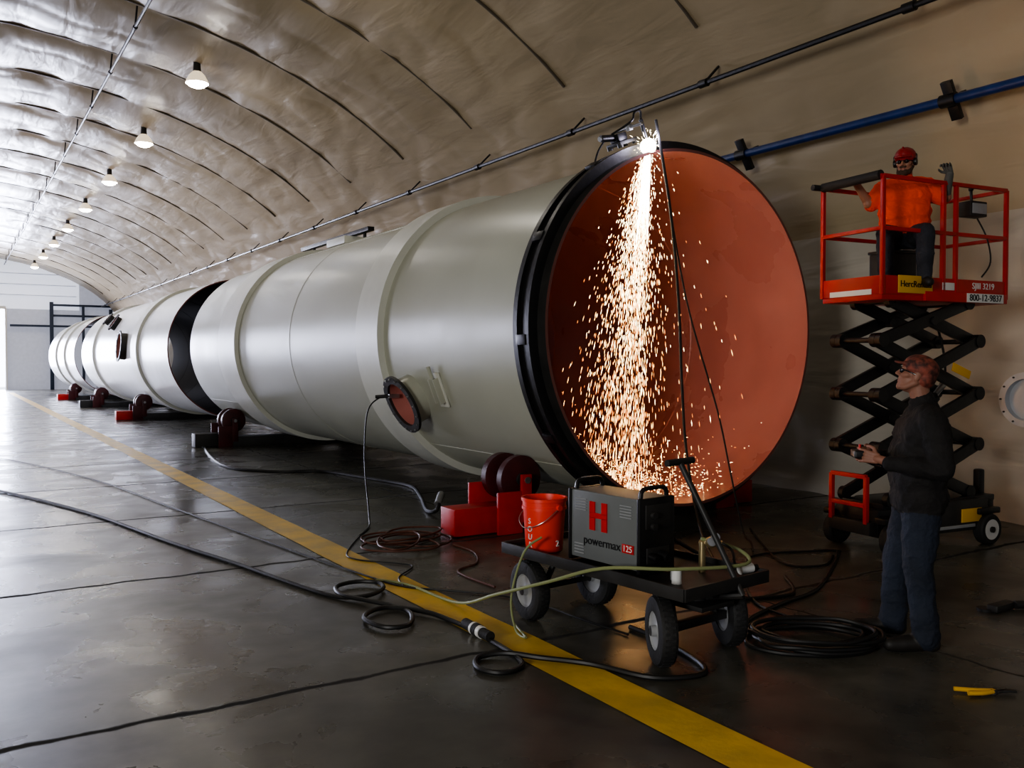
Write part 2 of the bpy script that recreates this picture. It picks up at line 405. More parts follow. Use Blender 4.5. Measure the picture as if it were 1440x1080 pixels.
rolls(19.2,base=M_dark);rolls(29.5,base=M_red);rolls(38.5,base=M_dark);rolls(47.0,base=M_red)

# ---------------------------------------------------------------- cutting carriage & sparks
b=B('cutting_torch_carriage')
def P(t,r,y):
    a=math.radians(t);return V((TX-r*math.sin(a),y,TZ+r*math.cos(a)))
t0=21
a=math.radians(t0);tang=V((-math.cos(a),0,-math.sin(a)));rad=V((-math.sin(a),0,math.cos(a)))
R=Matrix((tang,V((0,1,0)),rad)).transposed()
o=P(t0,TR+0.16,6.93)
b.box(o,(0.24,0.22,0.04),M_dark,0.01,R)
b.box(o+rad*0.06+tang*0.03,(0.12,0.14,0.08),M_black,0.012,R)
b.cyl(o+rad*0.07+tang*0.08,o+rad*0.10+tang*0.25,0.035,M_black)
b.cyl(o+rad*0.10+tang*0.25,o+rad*0.10+tang*0.27,0.025,M_lgray)
b.cyl(o+rad*0.12+V((0,0.05,0)),o+rad*0.12-V((0,0.36,0)),0.014,M_steel)
b.box(o+rad*0.12-V((0,0.16,0)),(0.05,0.05,0.06),M_lgray,0.006,R)
for u in (-0.1,0.1):
    for w in (-0.08,0.08): b.cyl(o+tang*u+V((0,w,0))-rad*0.04,o+tang*u+V((0,w,0))-rad*0.0,0.03,M_dark)
tp=o-tang*0.12-V((0,0.22,0))-rad*0.03
b.beam(o+rad*0.12-V((0,0.2,0)),tp+rad*0.15,0.03,0.03,M_dark)
b.cyl(tp+rad*0.19,tp+rad*0.0,0.02,M_black);b.cyl(tp+rad*0.0,tp-rad*0.06,0.02,M_brass,r1=0.008)
b.tube([tp+rad*0.19,tp+rad*0.27-tang*0.02,tp+rad*0.27+tang*0.06,tp+rad*0.20+tang*0.13,o+rad*0.11+tang*0.1],0.011,M_cable)
b.tube([o+rad*0.08+tang*0.2,o+rad*0.0+tang*0.32,o-rad*0.09+tang*0.40],0.01,M_cable)
b.build()
TIP=tp-rad*0.08
M_s0=mat('white_hot_jet',(1,1,1),emit=(1.0,0.90,0.82),es=10)
M_s1=mat('spark_white',(1,1,1),emit=(1.0,0.80,0.45),es=11)
M_s2=mat('spark_yellow',(1,0.6,0.2),emit=(1.0,0.58,0.20),es=7)
M_s3=mat('spark_orange',(1,0.4,0.1),emit=(1.0,0.34,0.09),es=3.5)
for m in (M_s1,M_s2,M_s3): m.cycles.emission_sampling='NONE'
b=B('spark_shower')
def spark(p,v,L,w,m):
    d=v.normalized();a,c=frame(d)
    b.add([p-d*L/2,p+a*w,p+c*w,p-a*w,p-c*w,p+d*L/2],[(0,2,1),(0,3,2),(0,4,3),(0,1,4),(5,1,2),(5,2,3),(5,3,4),(5,4,1)],m)
for i in range(6200):
    q=random.random()
    if q<0.30: v0=V((random.gauss(-0.02,0.15),random.gauss(0.40,0.22),-random.uniform(2.0,5.0)));t=0.6*random.random()**1.3
    elif q<0.94: v0=V((random.gauss(-0.05,0.26),random.gauss(0.95,0.62),-random.uniform(1.6,5.0)));t=0.68*random.random()**1.05
    else: v0=V((random.gauss(0.25,0.7),random.gauss(0.2,0.7),-random.uniform(0.5,3)));t=0.68*random.random()
    p=TIP+v0*t+V((0,0,-4.9*t*t));v=v0+V((0,0,-9.8*t))
    rr=math.hypot(p.x-TX,p.z-TZ)
    if p.y>6.67 and rr>TR-0.06: continue
    if p.z<0.32: continue
    m=M_s1 if random.random()<max(0.12,0.95-t*1.8) else (M_s2 if random.random()<0.6 else M_s3)
    spark(p,v,v.length*random.uniform(0.004,0.011),random.uniform(0.0017,0.0040),m)
for i in range(1100):
    x=TX+random.gauss(-0.25,0.5);y=6.72+abs(random.gauss(0.2,0.9))
    if abs(x-TX)>1.5: continue
    zb=TZ-math.sqrt((TR-0.04)**2-(x-TX)**2)
    p=V((x,y,zb+abs(random.gauss(0,0.15))+0.02));v=V((random.gauss(0,1),random.gauss(-0.2,1),random.gauss(0,0.5)))
    spark(p,v,random.uniform(0.012,0.04),random.uniform(0.0016,0.004),random.choice((M_s1,M_s2,M_s2,M_s3)))
for i in range(260):
    a_=random.uniform(0,6.28);v=V((math.cos(a_)*random.random()*1.3,math.sin(a_)*0.8,random.gauss(0.0,0.7)));t=random.random()**1.5*0.14
    spark(TIP+v*t*1.2,v,0.04*random.random()+0.01,0.002,M_s1)
for k in range(5):
    dx=random.gauss(-0.01,0.05);dy=random.gauss(0.12,0.07)
    b.lathe([(0.0,0.0),(0.02,0.04),(0.028,0.16),(0.020,0.4),(0.0,0.65+0.12*k)],TIP+V((0,0,0.02)),V((dx,dy,-1)),M_s0,n=10)
b.sph(TIP,0.08,M_s0)
b.build(fixn=False)
def light(name,kind,loc,e,col,size=None,sy=None,aim=None):
    l=bpy.data.lights.new(name,kind);l.energy=e;l.color=col
    if kind=='AREA':
        l.shape='RECTANGLE';l.size=size;l.size_y=sy
    elif size: l.shadow_soft_size=size
    ob=bpy.data.objects.new(name,l);bpy.context.scene.collection.objects.link(ob);ob.location=loc
    if aim is not None: ob.rotation_euler=(V(aim)-V(loc)).to_track_quat('-Z','Y').to_euler()
    return ob
light('torch_arc_light','POINT',TIP+V((0,-0.12,0.08)),14,(0.80,0.76,1.0),0.05)

b=B('torch_lead')
b.tube([TIP+V((0.03,-0.08,0.25)),(5.98,6.50,3.3),(6.05,6.45,2.4),(6.08,6.43,1.6),(6.1,6.38,0.9),(6.0,6.1,0.25),(5.7,5.6,0.02),(5.3,5.0,0.02),(4.7,4.6,0.3),(4.0,4.3,0.62)],0.014,M_cable)
b.tube([TIP+V((0.05,-0.06,0.25)),(6.02,6.52,3.2),(6.2,6.46,2.3),(6.5,6.36,1.3),(6.62,6.3,0.7),(6.7,6.2,0.1),(6.6,6.0,0.02),(6.3,5.7,0.02)],0.009,M_cable)
b.build()

# ---------------------------------------------------------------- welding cart with plasma cutter
def loc_frame(o,ang):
    return Matrix.Translation(V(o))@Matrix.Rotation(ang,4,'Z')
CM=loc_frame((3.76,4.5,0),math.radians(-84.5))
def wheel(b,c,r,w,yaw=0):
    c=V(c);d=V((math.sin(yaw),math.cos(yaw),0))
    b.lathe([(r*0.55,-w*0.45),(r*0.8,-w*0.5),(r*0.95,-w*0.42),(r,-w*0.2),(r,w*0.2),(r*0.95,w*0.42),(r*0.8,w*0.5),(r*0.55,w*0.45)],c,d,M_rubber,n=36,closed=True)
    for k in range(36):
        u=2*math.pi*k/36;e=V((0,0,1))*math.sin(u)+V((d.y,-d.x,0))*math.cos(u)
        R=Matrix((e,d,e.cross(d))).transposed()
        b.box(c+e*(r-0.004),(0.012,w*0.55,0.014),M_rubber,0,R)
    for sg in (-1,1):
        b.lathe([(r*0.56,sg*w*0.42),(r*0.5,sg*w*0.30),(r*0.3,sg*w*0.22),(r*0.16,sg*w*0.3),(r*0.15,sg*w*0.6),(0.0,sg*w*0.62)],c,d,[M_lgray,M_lgray,M_lgray,M_lgray,M_dark],n=28)
b=B('utility_wagon')
wr=0.205
for (x,y,yaw) in ((-0.6,-0.33,0.15),(-0.6,0.30,0.1),(0.6,-0.31,0.55),(0.6,0.31,0.5)):
    wheel(b,(x,y,wr),wr,0.11,yaw)
b.cyl((-0.6,-0.33,wr),(-0.6,0.30,wr),0.02,M_dark);b.beam((0.6,-0.3,wr),(0.6,0.3,wr),0.05,0.05,M_dark)
for x in (-0.6,0.6):
    for y in (-0.2,0.2): b.beam((x,y,wr),(x*0.85,y*0.8,0.43),0.05,0.03,M_dark)
b.box((0.6,0,0.33),(0.34,0.3,0.03),M_dark,0.005);b.cyl((0.6,0,0.3),(0.6,0,0.44),0.07,M_dark)
b.beam((-0.7,0,0.40),(0.75,0,0.40),0.06,0.05,M_dark)
b.box((0,0,0.455),(1.68,0.78,0.025),M_dark,0.004)
for s in (-1,1): b.beam((-0.84,s*0.385,0.47),(0.84,s*0.385,0.47),0.02,0.075,M_dark);b.beam((s*0.84,-0.385,0.47),(s*0.84,0.385,0.47),0.02,0.075,M_dark)
b.cyl((0.87,0.10,0.40),(0.44,0.03,1.16),0.018,M_dark)
b.tube([(0.44,-0.09,1.16),(0.44,0.15,1.165)],0.022,M_rubber,sm=False)
b.tube([(0.6,0.0,0.35),(0.87,0.1,0.40)],0.02,M_dark,sm=False)
b.build(CM)
b=B('plasma_cutter')
bx0,bx1,by0,by1,bz0,bz1=-0.24,0.37,-0.27,0.03,0.475,0.95
cx,cy,cz=(bx0+bx1)/2,(by0+by1)/2,(bz0+bz1)/2
b.box((cx,cy,cz+0.01),(bx1-bx0,by1-by0,bz1-bz0-0.03),M_gray,0.014)
b.box((bx1+0.008,cy,cz),(0.03,by1-by0+0.016,bz1-bz0),M_black,0.012)
b.box((bx0-0.008,cy,cz),(0.03,by1-by0+0.016,bz1-bz0),M_black,0.012)
b.box((bx1+0.026,cy,cz+0.12),(0.01,0.22,0.15),M_dark,0.004)
for z,r in ((cz+0.13,0.022),(cz+0.06,0.022)): b.cyl((bx1+0.02,cy-0.05,z),(bx1+0.055,cy-0.05,z),r,M_dark)
b.box((bx1+0.026,cy,cz-0.12),(0.01,0.2,0.1),M_dark,0.004)
b.cyl((bx1+0.02,cy+0.02,cz-0.12),(bx1+0.10,cy+0.02,cz-0.13),0.03,M_black);b.cyl((bx1+0.02,cy-0.07,cz-0.12),(bx1+0.09,cy-0.07,cz-0.13),0.022,M_black)
for k in range(4):
    b.box((bx0+0.085,by0-0.003,bz0+0.06+k*0.02),(0.09,0.008,0.006),M_lgray)
for k in range(5):
    b.box((bx1-0.10,by0-0.003,bz1-0.13+k*0.018),(0.10,0.008,0.005),M_lgray)
    b.box((bx0+0.10,by0-0.003,bz1-0.13+k*0.018),(0.10,0.008,0.005),M_lgray)
for x in (bx0+0.02,bx1-0.01):
    b.tube([(x,by0+0.03,bz1-0.02),(x,by0+0.05,bz1+0.045),(x,cy,bz1+0.055),(x,by1-0.05,bz1+0.045),(x,by1-0.03,bz1-0.02)],0.015,M_black)
hx=cx-0.04
for dx in (-0.055,0.055):
    b.box((hx+dx,by0-0.004,cz+0.135),(0.05,0.008,0.075),M_red);b.box((hx+dx,by0-0.004,cz+0.03),(0.05,0.008,0.085),M_red)
b.box((hx,by0-0.004,cz+0.085),(0.16,0.008,0.035),M_red)
pc=b.build(CM)
def face_minus_y(x,y,z):
    return Matrix.Translation(V((x,y,z)))@Matrix.Rotation(math.radians(90),4,'X')
text('label_text','powermax',0.078,face_minus_y(cx-0.01,by0-0.003,cz-0.085),M_black,pc)
b2=B('label_plate');b2.box((cx+0.225,by0-0.004,cz-0.085),(0.10,0.006,0.055),M_red,0.001);o2=b2.build();o2.parent=pc
text('label_number','125',0.055,face_minus_y(cx+0.225,by0-0.009,cz-0.085),M_white,pc)
b=B('plastic_bucket')
b.lathe([(0.0,0.0),(0.125,0.0),(0.13,0.01),(0.148,0.29),(0.158,0.29),(0.158,0.31),(0.152,0.31),(0.153,0.345),(0.162,0.348),(0.162,0.37),(0.148,0.37),(0.143,0.30),(0.122,0.015),(0.0,0.015)],(0,0,0),(0,0,1),M_bucket,n=40)
b.tube([(0.163,0,0.31),(0.13,-0.12,0.22),(0,-0.172,0.17),(-0.13,-0.12,0.22),(-0.163,0,0.31)],0.003,M_steel,n=6)
for s in(-1,1): b.cyl((s*0.15,0,0.31),(s*0.172,0,0.31),0.02,M_bucket)
bk=b.build(CM@Matrix.Translation(V((-0.60,-0.20,0.47))))
def bletter(i,ch,th,z,sz):
    t=math.radians(th);r=0.133+0.055*z
    Mx=Matrix.Translation(V((r*math.cos(t),r*math.sin(t),z)))@Matrix.Rotation(t+math.pi/2,4,'Z')@Matrix.Rotation(math.radians(87),4,'X')
    text('bucket_letter_%d'%i,ch,sz,Mx,M_white,bk,ext=0.003)
for i,ch in enumerate('RUOS'): bletter(i,ch,-84,0.05+i*0.055,0.055)
bletter(5,'2',2,0.06,0.06)
b=B('wire_spool')
b.lathe([(0.0,0),(0.13,0),(0.13,0.02),(0.08,0.02),(0.08,0.15),(0.13,0.15),(0.13,0.17),(0.0,0.17)],(0,0,0),(0,0,1),[M_wood]*3+[M_hose_y]+[M_wood]*3,n=28)
b.build(CM@Matrix.Translation(V((-0.40,0.18,0.469))))
b=B('tool_tray')
b.box((0,0,0.06),(0.26,0.18,0.12),M_dark,0.01);b.tube([(-0.1,0,0.12),(-0.06,0,0.19),(0.06,0,0.19),(0.1,0,0.12)],0.01,M_black)
b.build(CM@Matrix.Translation(V((-0.05,0.22,0.469))))
b=B('gas_regulator')
b.cyl((0.52,0.15,0.469),(0.52,0.15,0.60),0.022,M_brass);b.cyl((0.52,0.15,0.6),(0.52,0.15,0.66),0.02,M_brass)
b.cyl((0.50,0.15,0.65),(0.64,0.2,0.66),0.018,M_brass);b.sph((0.57,0.17,0.66),0.035,M_brass)
for p in ((0.62,0.12,0.68),(0.55,0.24,0.68)): b.cyl(p,(p[0]+0.02,p[1]-0.02,p[2]+0.005),0.028,M_steel);
b.cyl((0.62,-0.2,0.469),(0.62,-0.2,0.55),0.03,M_white);b.cyl((0.55,-0.14,0.469),(0.55,-0.14,0.53),0.025,M_lgray)
b.tube([(0.64,0.2,0.66),(0.70,0.21,0.63),(0.73,0.2,0.56),(0.73,0.21,0.53)],0.008,M_cable)
b.build(CM)
b=B('plug_connector')
b.cyl((0.74,0.24,0.51),(0.76,0.33,0.515),0.03,M_white);b.cyl((0.76,0.33,0.515),(0.77,0.37,0.515),0.018,M_cable)
b.build(CM)

# ---------------------------------------------------------------- hoses / cables on floor
def fl(pts,z=0.018): return [(x,y,z) for x,y in pts]
def loop(cx,cy,rx,ry,a=0,z=0.02,n=14,ph=0,turns=1,jit=0.0):
    r=[]
    for i in range(int(n*turns)):
        t=2*math.pi*i/n+ph;j=1+jit*noise.noise(V((i*0.37,cx,turns)))
        x=rx*j*math.cos(t);y=ry*j*math.sin(t);r.append((cx+x*math.cos(a)-y*math.sin(a),cy+x*math.sin(a)+y*math.cos(a),z+0.012*noise.noise(V((i*0.9,1,cy)))+0.004))
    return r
b=B('power_cable')
b.tube([(-0.6,17.5,0.018)]+fl([(0.56,13.98),(1.32,11.46),(1.8,9.07),(2.09,7.81),(2.27,6.9),(2.42,6.3)])+fl([(2.60,6.12),(2.80,6.25),(2.84,6.45),(2.70,6.56),(2.52,6.5),(2.46,6.25),(2.56,6.0)],0.035)+fl([(2.70,5.75)],0.02)+fl([(2.68,5.5),(2.55,5.3),(2.40,5.35),(2.37,5.6),(2.5,5.75),(2.65,5.75),(2.80,5.5)],0.03)+fl([(2.86,5.3),(2.88,5.1)]),0.017,M_cable)
b.tube(fl([(2.87,4.78),(2.86,4.6),(2.84,4.4),(2.78,4.26),(2.62,4.22),(2.55,4.36),(2.64,4.52)])+fl([(2.80,4.47)],0.03)+fl([(2.93,4.29)],0.03)+fl([(3.14,4.07),(3.30,3.70),(3.62,3.62),(3.78,4.1),(3.8,4.5)]),0.017,M_cable)
b.cyl((2.88,5.1,0.04),(2.875,4.98,0.04),0.036,M_rubber);b.cyl((2.875,4.98,0.04),(2.873,4.955,0.04),0.042,M_white);b.cyl((2.873,4.955,0.04),(2.873,4.90,0.04),0.042,M_rubber);b.cyl((2.873,4.90,0.04),(2.87,4.86,0.04),0.04,M_white);b.cyl((2.87,4.86,0.04),(2.87,4.76,0.04),0.034,M_rubber)
b.build()
b=B('extension_cord')
b.tube([(-0.4,21.5,0.012)]+fl([(0.76,18.86),(1.8,14.67),(2.29,11.08),(2.63,8.54),(2.83,7.18),(2.98,6.36),(3.2,6.05)],0.012)+[(3.45,5.75,0.012),(3.6,5.4,0.012),(3.65,4.8,0.012),(3.7,4.4,0.012)],0.008,M_cable)
b.tube(fl([(3.74,8.75),(3.12,7.77),(3.06,7.4),(3.31,7.06),(3.36,6.88),(3.1,6.6),(3.0,6.3)],0.012),0.007,M_cable)
b.build()
b=B('gas_hose')
b.tube([(2.9,6.6,0.016),(3.05,6.3,0.016),(3.1,5.6,0.03),(3.12,5.1,0.2),(3.20,4.6,0.38),(3.33,4.2,0.53),(3.6,3.85,0.56),(4.05,3.72,0.56),(4.12,3.85,0.62),(3.95,4.0,0.68)],0.011,M_hose_y)
b.tube([(3.2,5.0,0.015),(3.1,4.7,0.015),(3.12,4.85,0.02),(3.18,5.0,0.2),(3.25,4.95,0.5),(3.36,4.9,0.6)],0.008,M_hose_y)
b.build()
b=B('air_line_cable')
b.tube([(4.85,19.9,0.2),(4.63,19.8,0.02),(3.92,15.5,0.02),(4.36,14.1,0.02),(5.05,13.7,0.02),(5.37,12.4,0.02),(5.52,11.4,0.02),(5.2,10.4,0.02),(4.78,9.4,0.02),(4.75,9.1,0.06),(4.85,9.2,0.16)],0.025,M_cable)
b.cyl((4.80,9.15,0.12),(4.95,9.35,0.20),0.045,M_steel)
b.build()
b=B('ground_lead')
b.tube([(4.62,9.93,1.38),(4.45,10.05,1.34),(4.32,10.1,1.15),(4.2,9.9,0.6),(3.95,9.2,0.12),(3.78,8.8,0.015),(3.5,8.4,0.015)],0.009,M_cable)
b.box((4.60,9.93,1.37),(0.14,0.05,0.05),M_steel,0.008);b.cyl((4.56,9.95,1.37),(4.40,10.03,1.36),0.022,M_cable)
b.build()
b=B('hose_pile')
for k in range(6):
    b.tube(loop(3.76+0.16*math.sin(k*2.1),7.85+0.22*math.cos(k*1.7),0.36-0.03*k,0.30+0.02*k,k*0.5,0.012+0.011*k,jit=0.3),0.010,M_hose_r,closed=True)
b.tube(fl([(4.1,7.5),(4.1,7.1),(3.9,6.7),(3.6,6.5),(3.6,5.9)],0.012),0.010,M_hose_r)
b.build()
b=B('coiled_welding_cable')
for k in range(6):
    b.tube(loop(4.58+0.03*math.sin(k*2.3),3.64+0.03*math.cos(k*1.9),0.40-0.03*(k%4),0.29-0.025*(k%4),-0.6,0.014+0.017*k,jit=0.12,ph=k),0.014,M_cable,closed=True)
b.tube(fl([(4.35,3.95),(4.6,4.2),(5.15,4.37),(5.7,4.5),(6.66,5.06),(7.0,5.3)],0.014),0.014,M_cable)
b.tube(fl([(4.9,3.95),(4.95,4.4),(5.27,4.83),(5.7,5.2),(6.2,5.6),(6.9,5.4),(7.05,5.3)],0.012),0.010,M_cable)
b.tube([(4.32,4.2,0.40),(4.4,4.2,0.25),(4.5,4.35,0.02),(4.9,4.6,0.014),(5.4,4.5,0.014),(5.8,4.9,0.014)],0.013,M_cable)
b.tube(fl([(7.17,6.53),(6.2,5.29),(6.4,5.0),(6.8,5.2)],0.012),0.010,M_cable)
b.build()
b=B('pliers')
b.tube([(4.55,2.62,0.02),(4.62,2.58,0.02),(4.70,2.56,0.02)],0.012,M_yel);b.tube([(4.55,2.70,0.02),(4.63,2.62,0.02),(4.70,2.57,0.02)],0.012,M_yel)
b.cyl((4.70,2.565,0.005),(4.70,2.565,0.03),0.02,M_dark);b.beam((4.70,2.565,0.018),(4.80,2.50,0.018),0.02,0.015,M_dark);b.beam((4.70,2.55,0.018),(4.79,2.53,0.018),0.02,0.015,M_dark)
b.build()
b=B('grinder_tool')
b.cyl((6.45,3.38,0.035),(6.65,3.28,0.035),0.03,M_dark);b.box((6.35,3.42,0.03),(0.25,0.08,0.05),M_dark,0.01);b.cyl((6.25,3.48,0.0),(6.25,3.48,0.02),0.06,M_dark)
b.build()

b=B('wall_vent_collar')
o=(9.95,5.02,1.38)
b.lathe([(0.23,-0.2),(0.25,-0.2),(0.25,0.16),(0.30,0.16),(0.30,0.19),(0.23,0.19)],o,(-1,0,0),[M_vent]*6,n=40,closed=True)
b.lathe([(0.235,0.1),(0.0,0.1)],o,(-1,0,0),M_vent,n=40)
for i in range(12):
    u=2*math.pi*i/12;b.cyl((o[0]-0.19,o[1]+0.275*math.cos(u),o[2]+0.275*math.sin(u)),(o[0]-0.205,o[1]+0.275*math.cos(u),o[2]+0.275*math.sin(u)),0.01,M_dark,n=8)
b.build()

# ---------------------------------------------------------------- scissor lift
LM=loc_frame((8.0,5.2,0),math.radians(-7))
b=B('scissor_lift')
hl,hw=0.84,0.36
b.box((0.0,0,0.28),(1.5,0.52,0.26),M_black,0.02)
b.box((0.12,-0.30,0.30),(1.05,0.10,0.30),M_dark,0.015);b.box((0.12,0.30,0.30),(1.05,0.10,0.30),M_dark,0.015)
b.box((0.1,0,0.43),(1.55,0.5,0.06),M_black,0.01)
b.box((0.40,-0.355,0.30),(0.28,0.01,0.13),M_yel,0.002)
b.box((0.0,-0.355,0.2),(0.9,0.01,0.03),M_lgray,0.002)
for x,y,mm in ((-0.68,-0.38,M_white),(-0.64,0.34,M_dark),(0.62,-0.36,M_white),(0.62,0.34,M_white)):
    b.lathe([(0.0,-0.05),(0.10,-0.055),(0.135,-0.055),(0.15,-0.04),(0.15,0.04),(0.135,0.055),(0.10,0.055),(0.0,0.05)],(x,y,0.15),(0,1,0),[mm,M_rubber,M_rubber,M_rubber,M_rubber,M_rubber,mm],n=28)
    b.cyl((x,y-0.07,0.15),(x,y+0.07,0.15),0.03,M_dark,n=12)
    b.box((x,y*0.92,0.33),(0.30,0.13,0.06),M_black,0.015)
for y in (-0.20,0.22): b.beam((-0.84,y,0.28),(-0.84,y,0.72),0.04,0.04,M_red)
b.beam((-0.84,-0.20,0.72),(-0.84,0.22,0.72),0.04,0.04,M_red);b.beam((-0.84,-0.20,0.45),(-0.84,0.22,0.45),0.04,0.04,M_red)
b.box((-0.80,0,0.24),(0.1,0.5,0.12),M_dark,0.01)
b.box((0.82,0,0.32),(0.1,0.5,0.22),M_black,0.02)
b.box((0.84,-0.1,0.55),(0.08,0.08,0.3),M_black,0.02)
zs=[0.50,0.98,1.48,1.99,2.36];xl,xr=-0.74,0.58
for i in range(4):
    z0,z1=zs[i],zs[i+1]
    for sy in (-1,1):
        if i==0: A=((-0.62,z0),(xr,z1));C=((0.55,z0),(xl,z1))
        elif i==3: A=((xl,z0),(0.42,z1));C=((xr,z0),(-0.55,z1))
        else: A=((xl,z0),(xr,z1));C=((xr,z0),(xl,z1))
        for (q0,q1),yy in ((A,0.27),(C,0.205)):
            b.beam((q0[0],sy*yy,q0[1]),(q1[0],sy*yy,q1[1]),0.045,0.115,M_black,0.008)
            for q in (q0,q1): b.cyl((q[0],sy*(yy-0.03),q[1]),(q[0],sy*(yy+0.03),q[1]),0.066,M_black,n=16)
        zc=(z0+z1)/2;b.cyl(((xl+xr)/2,sy*0.17,zc),((xl+xr)/2,sy*0.31,zc),0.04,M_dark)
    for x in (xl,xr): b.cyl((x if i<3 else x*0.7,-0.25,z1),(x if i<3 else x*0.7,0.25,z1),0.025,M_black)
b.beam((-0.45,0,0.75),(0.3,0,1.45),0.09,0.09,M_black);b.cyl((0.3,0,1.45),(0.5,0,1.62),0.03,M_steel)
b.tube([(0.5,0.1,0.5),(0.62,0.1,0.9),(0.35,0.12,1.3),(0.58,0.1,1.7),(0.4,0.1,2.3)],0.012,M_cable)
b.box((0.30,-0.30,1.70),(0.26,0.01,0.08),M_yel,0.001,Matrix.Rotation(math.radians(19),3,'Y'))
zd=2.40
b.box((0,0,zd),(2*hl,2*hw,0.09),M_red,0.008);b.box((0,0,zd+0.055),(2*hl-0.05,2*hw-0.05,0.03),M_dark,0.003)
for s in (-1,1):
    b.box((0,s*hw,zd+0.09),(2*hl,0.02,0.17),M_red,0.003);b.box((s*hl,0,zd+0.09),(0.02,2*hw,0.17),M_red,0.003)
b.box((hl*0.3,-hw-0.02,zd-0.0),(2*hl*0.68,0.03,0.09),M_red,0.004)
zt=zd+1.07;zm=zd+0.60
for x in (-hl,-0.05,0.12,hl):
    for s in (-1,1): b.beam((x,s*hw,zd),(x,s*hw,zt),0.036,0.036,M_red)
for s in (-1,1):
    for z in (zt,zm): b.beam((-hl,s*hw,z),(hl,s*hw,z),0.036,0.036,M_red)
    for z in (zt,zm): b.beam((s*hl,-hw,z),(s*hl,hw,z),0.036,0.036,M_red)
b.tube([(-hl-0.01,-hw*0.95,zt+0.01),(-hl-0.01,hw*0.98,zt+0.01)],0.045,M_rubber,sm=False,n=12)
b.tube([(-hl-0.12,hw+0.02,zt+0.01),(-hl+0.1,hw,zt+0.01)],0.03,M_rubber,sm=False,n=12)
b.box((0.62,-0.16,zt-0.17),(0.24,0.14,0.15),M_dark,0.012);b.box((0.62,-0.235,zt-0.17),(0.2,0.01,0.10),M_lgray,0.002)
b.cyl((0.60,-0.16,zt-0.1),(0.59,-0.16,zt+0.02),0.014,M_black);b.sph((0.59,-0.16,zt+0.03),0.025,M_black)
b.tube([(0.70,-0.15,zt-0.25),(0.78,-0.2,zt-0.45),(0.70,-0.3,zt-0.7),(0.60,-0.28,zt-0.85)],0.008,M_cable)
b.box((0.36,0.30,zd+0.38),(0.3,0.05,0.36),M_lgray,0.01)
sl=b.build(LM)
def plate(nm,c,s,m):
    q=B(nm);q.box(c,s,m,0.001);o=q.build();o.parent=sl;return o
plate('sign_plate_yellow',(-0.44,-hw-0.022,zd+0.10),(0.44,0.012,0.16),M_yel)
text('sign_text','HercRentals',0.082,face_minus_y(-0.44,-hw-0.031,zd+0.10),M_black,sl)
text('model_text','SJIII 3219',0.085,face_minus_y(0.50,-hw-0.014,zd+0.115),M_white,sl)
plate('number_plate',(0.50,-hw-0.038,zd-0.0),(0.52,0.008,0.085),M_white)
text('number_text','800-12-9837',0.09,face_minus_y(0.50,-hw-0.044,zd),M_black,sl)
plate('warning_label',(0.01,-hw-0.014,zd+0.1),(0.16,0.008,0.07),M_white)
plate('warning_label_2',(-hl-0.014,0.0,zd+0.03),(0.008,0.5,0.05),M_white)
b=B('tool_box')
b.box((0,0,0.19),(0.34,0.28,0.38),M_dark,0.02);b.box((0,0,0.39),(0.36,0.30,0.03),M_black,0.01)
b.build(LM@Matrix.Translation(V((-0.14,0.14,zd+0.072))))

# ---------------------------------------------------------------- people
M_skin=mat('skin',(0.32,0.15,0.10),0.55,noise_amt=0.15,nscale=15)
M_skin2=mat('skin_tan',(0.40,0.19,0.12),0.5,noise_amt=0.15,nscale=15)
M_jacket=mat('dark_jacket',(0.014,0.012,0.012),0.85,noise_amt=0.4,nscale=6,bump=0.5,bscale=30)
M_jeans=mat('blue_jeans',(0.020,0.028,0.048),0.85,noise_amt=0.4,nscale=5,bump=0.5,bscale=40)
M_jeans2=mat('dark_jeans',(0.035,0.037,0.05),0.85,noise_amt=0.4,nscale=8,bump=0.5,bscale=40)
M_boot=mat('boot_leather',(0.02,0.017,0.015),0.6,noise_amt=0.3)
M_shirt=mat('hi_vis_orange_shirt',(1.0,0.085,0.02),0.75,noise_amt=0.12,nscale=5,bump=0.4,bscale=30)
M_cap=mat('patterned_cap',(0.28,0.07,0.045),0.7,nscale=28,col2=(0.05,0.018,0.014))
M_hat=mat('red_hard_hat',(0.30,0.015,0.018),0.35)
M_beard=mat('beard_hair',(0.07,0.04,0.025),0.9,bump=0.8,bscale=80)
M_glass=mat('dark_glasses',(0.01,0.01,0.012),0.12)
M_glove=mat('gray_glove',(0.12,0.12,0.11),0.8,noise_amt=0.2)
M_eye=mat('eye_dark',(0.02,0.015,0.012),0.2)
M_lips=mat('lips',(0.24,0.09,0.07),0.5)

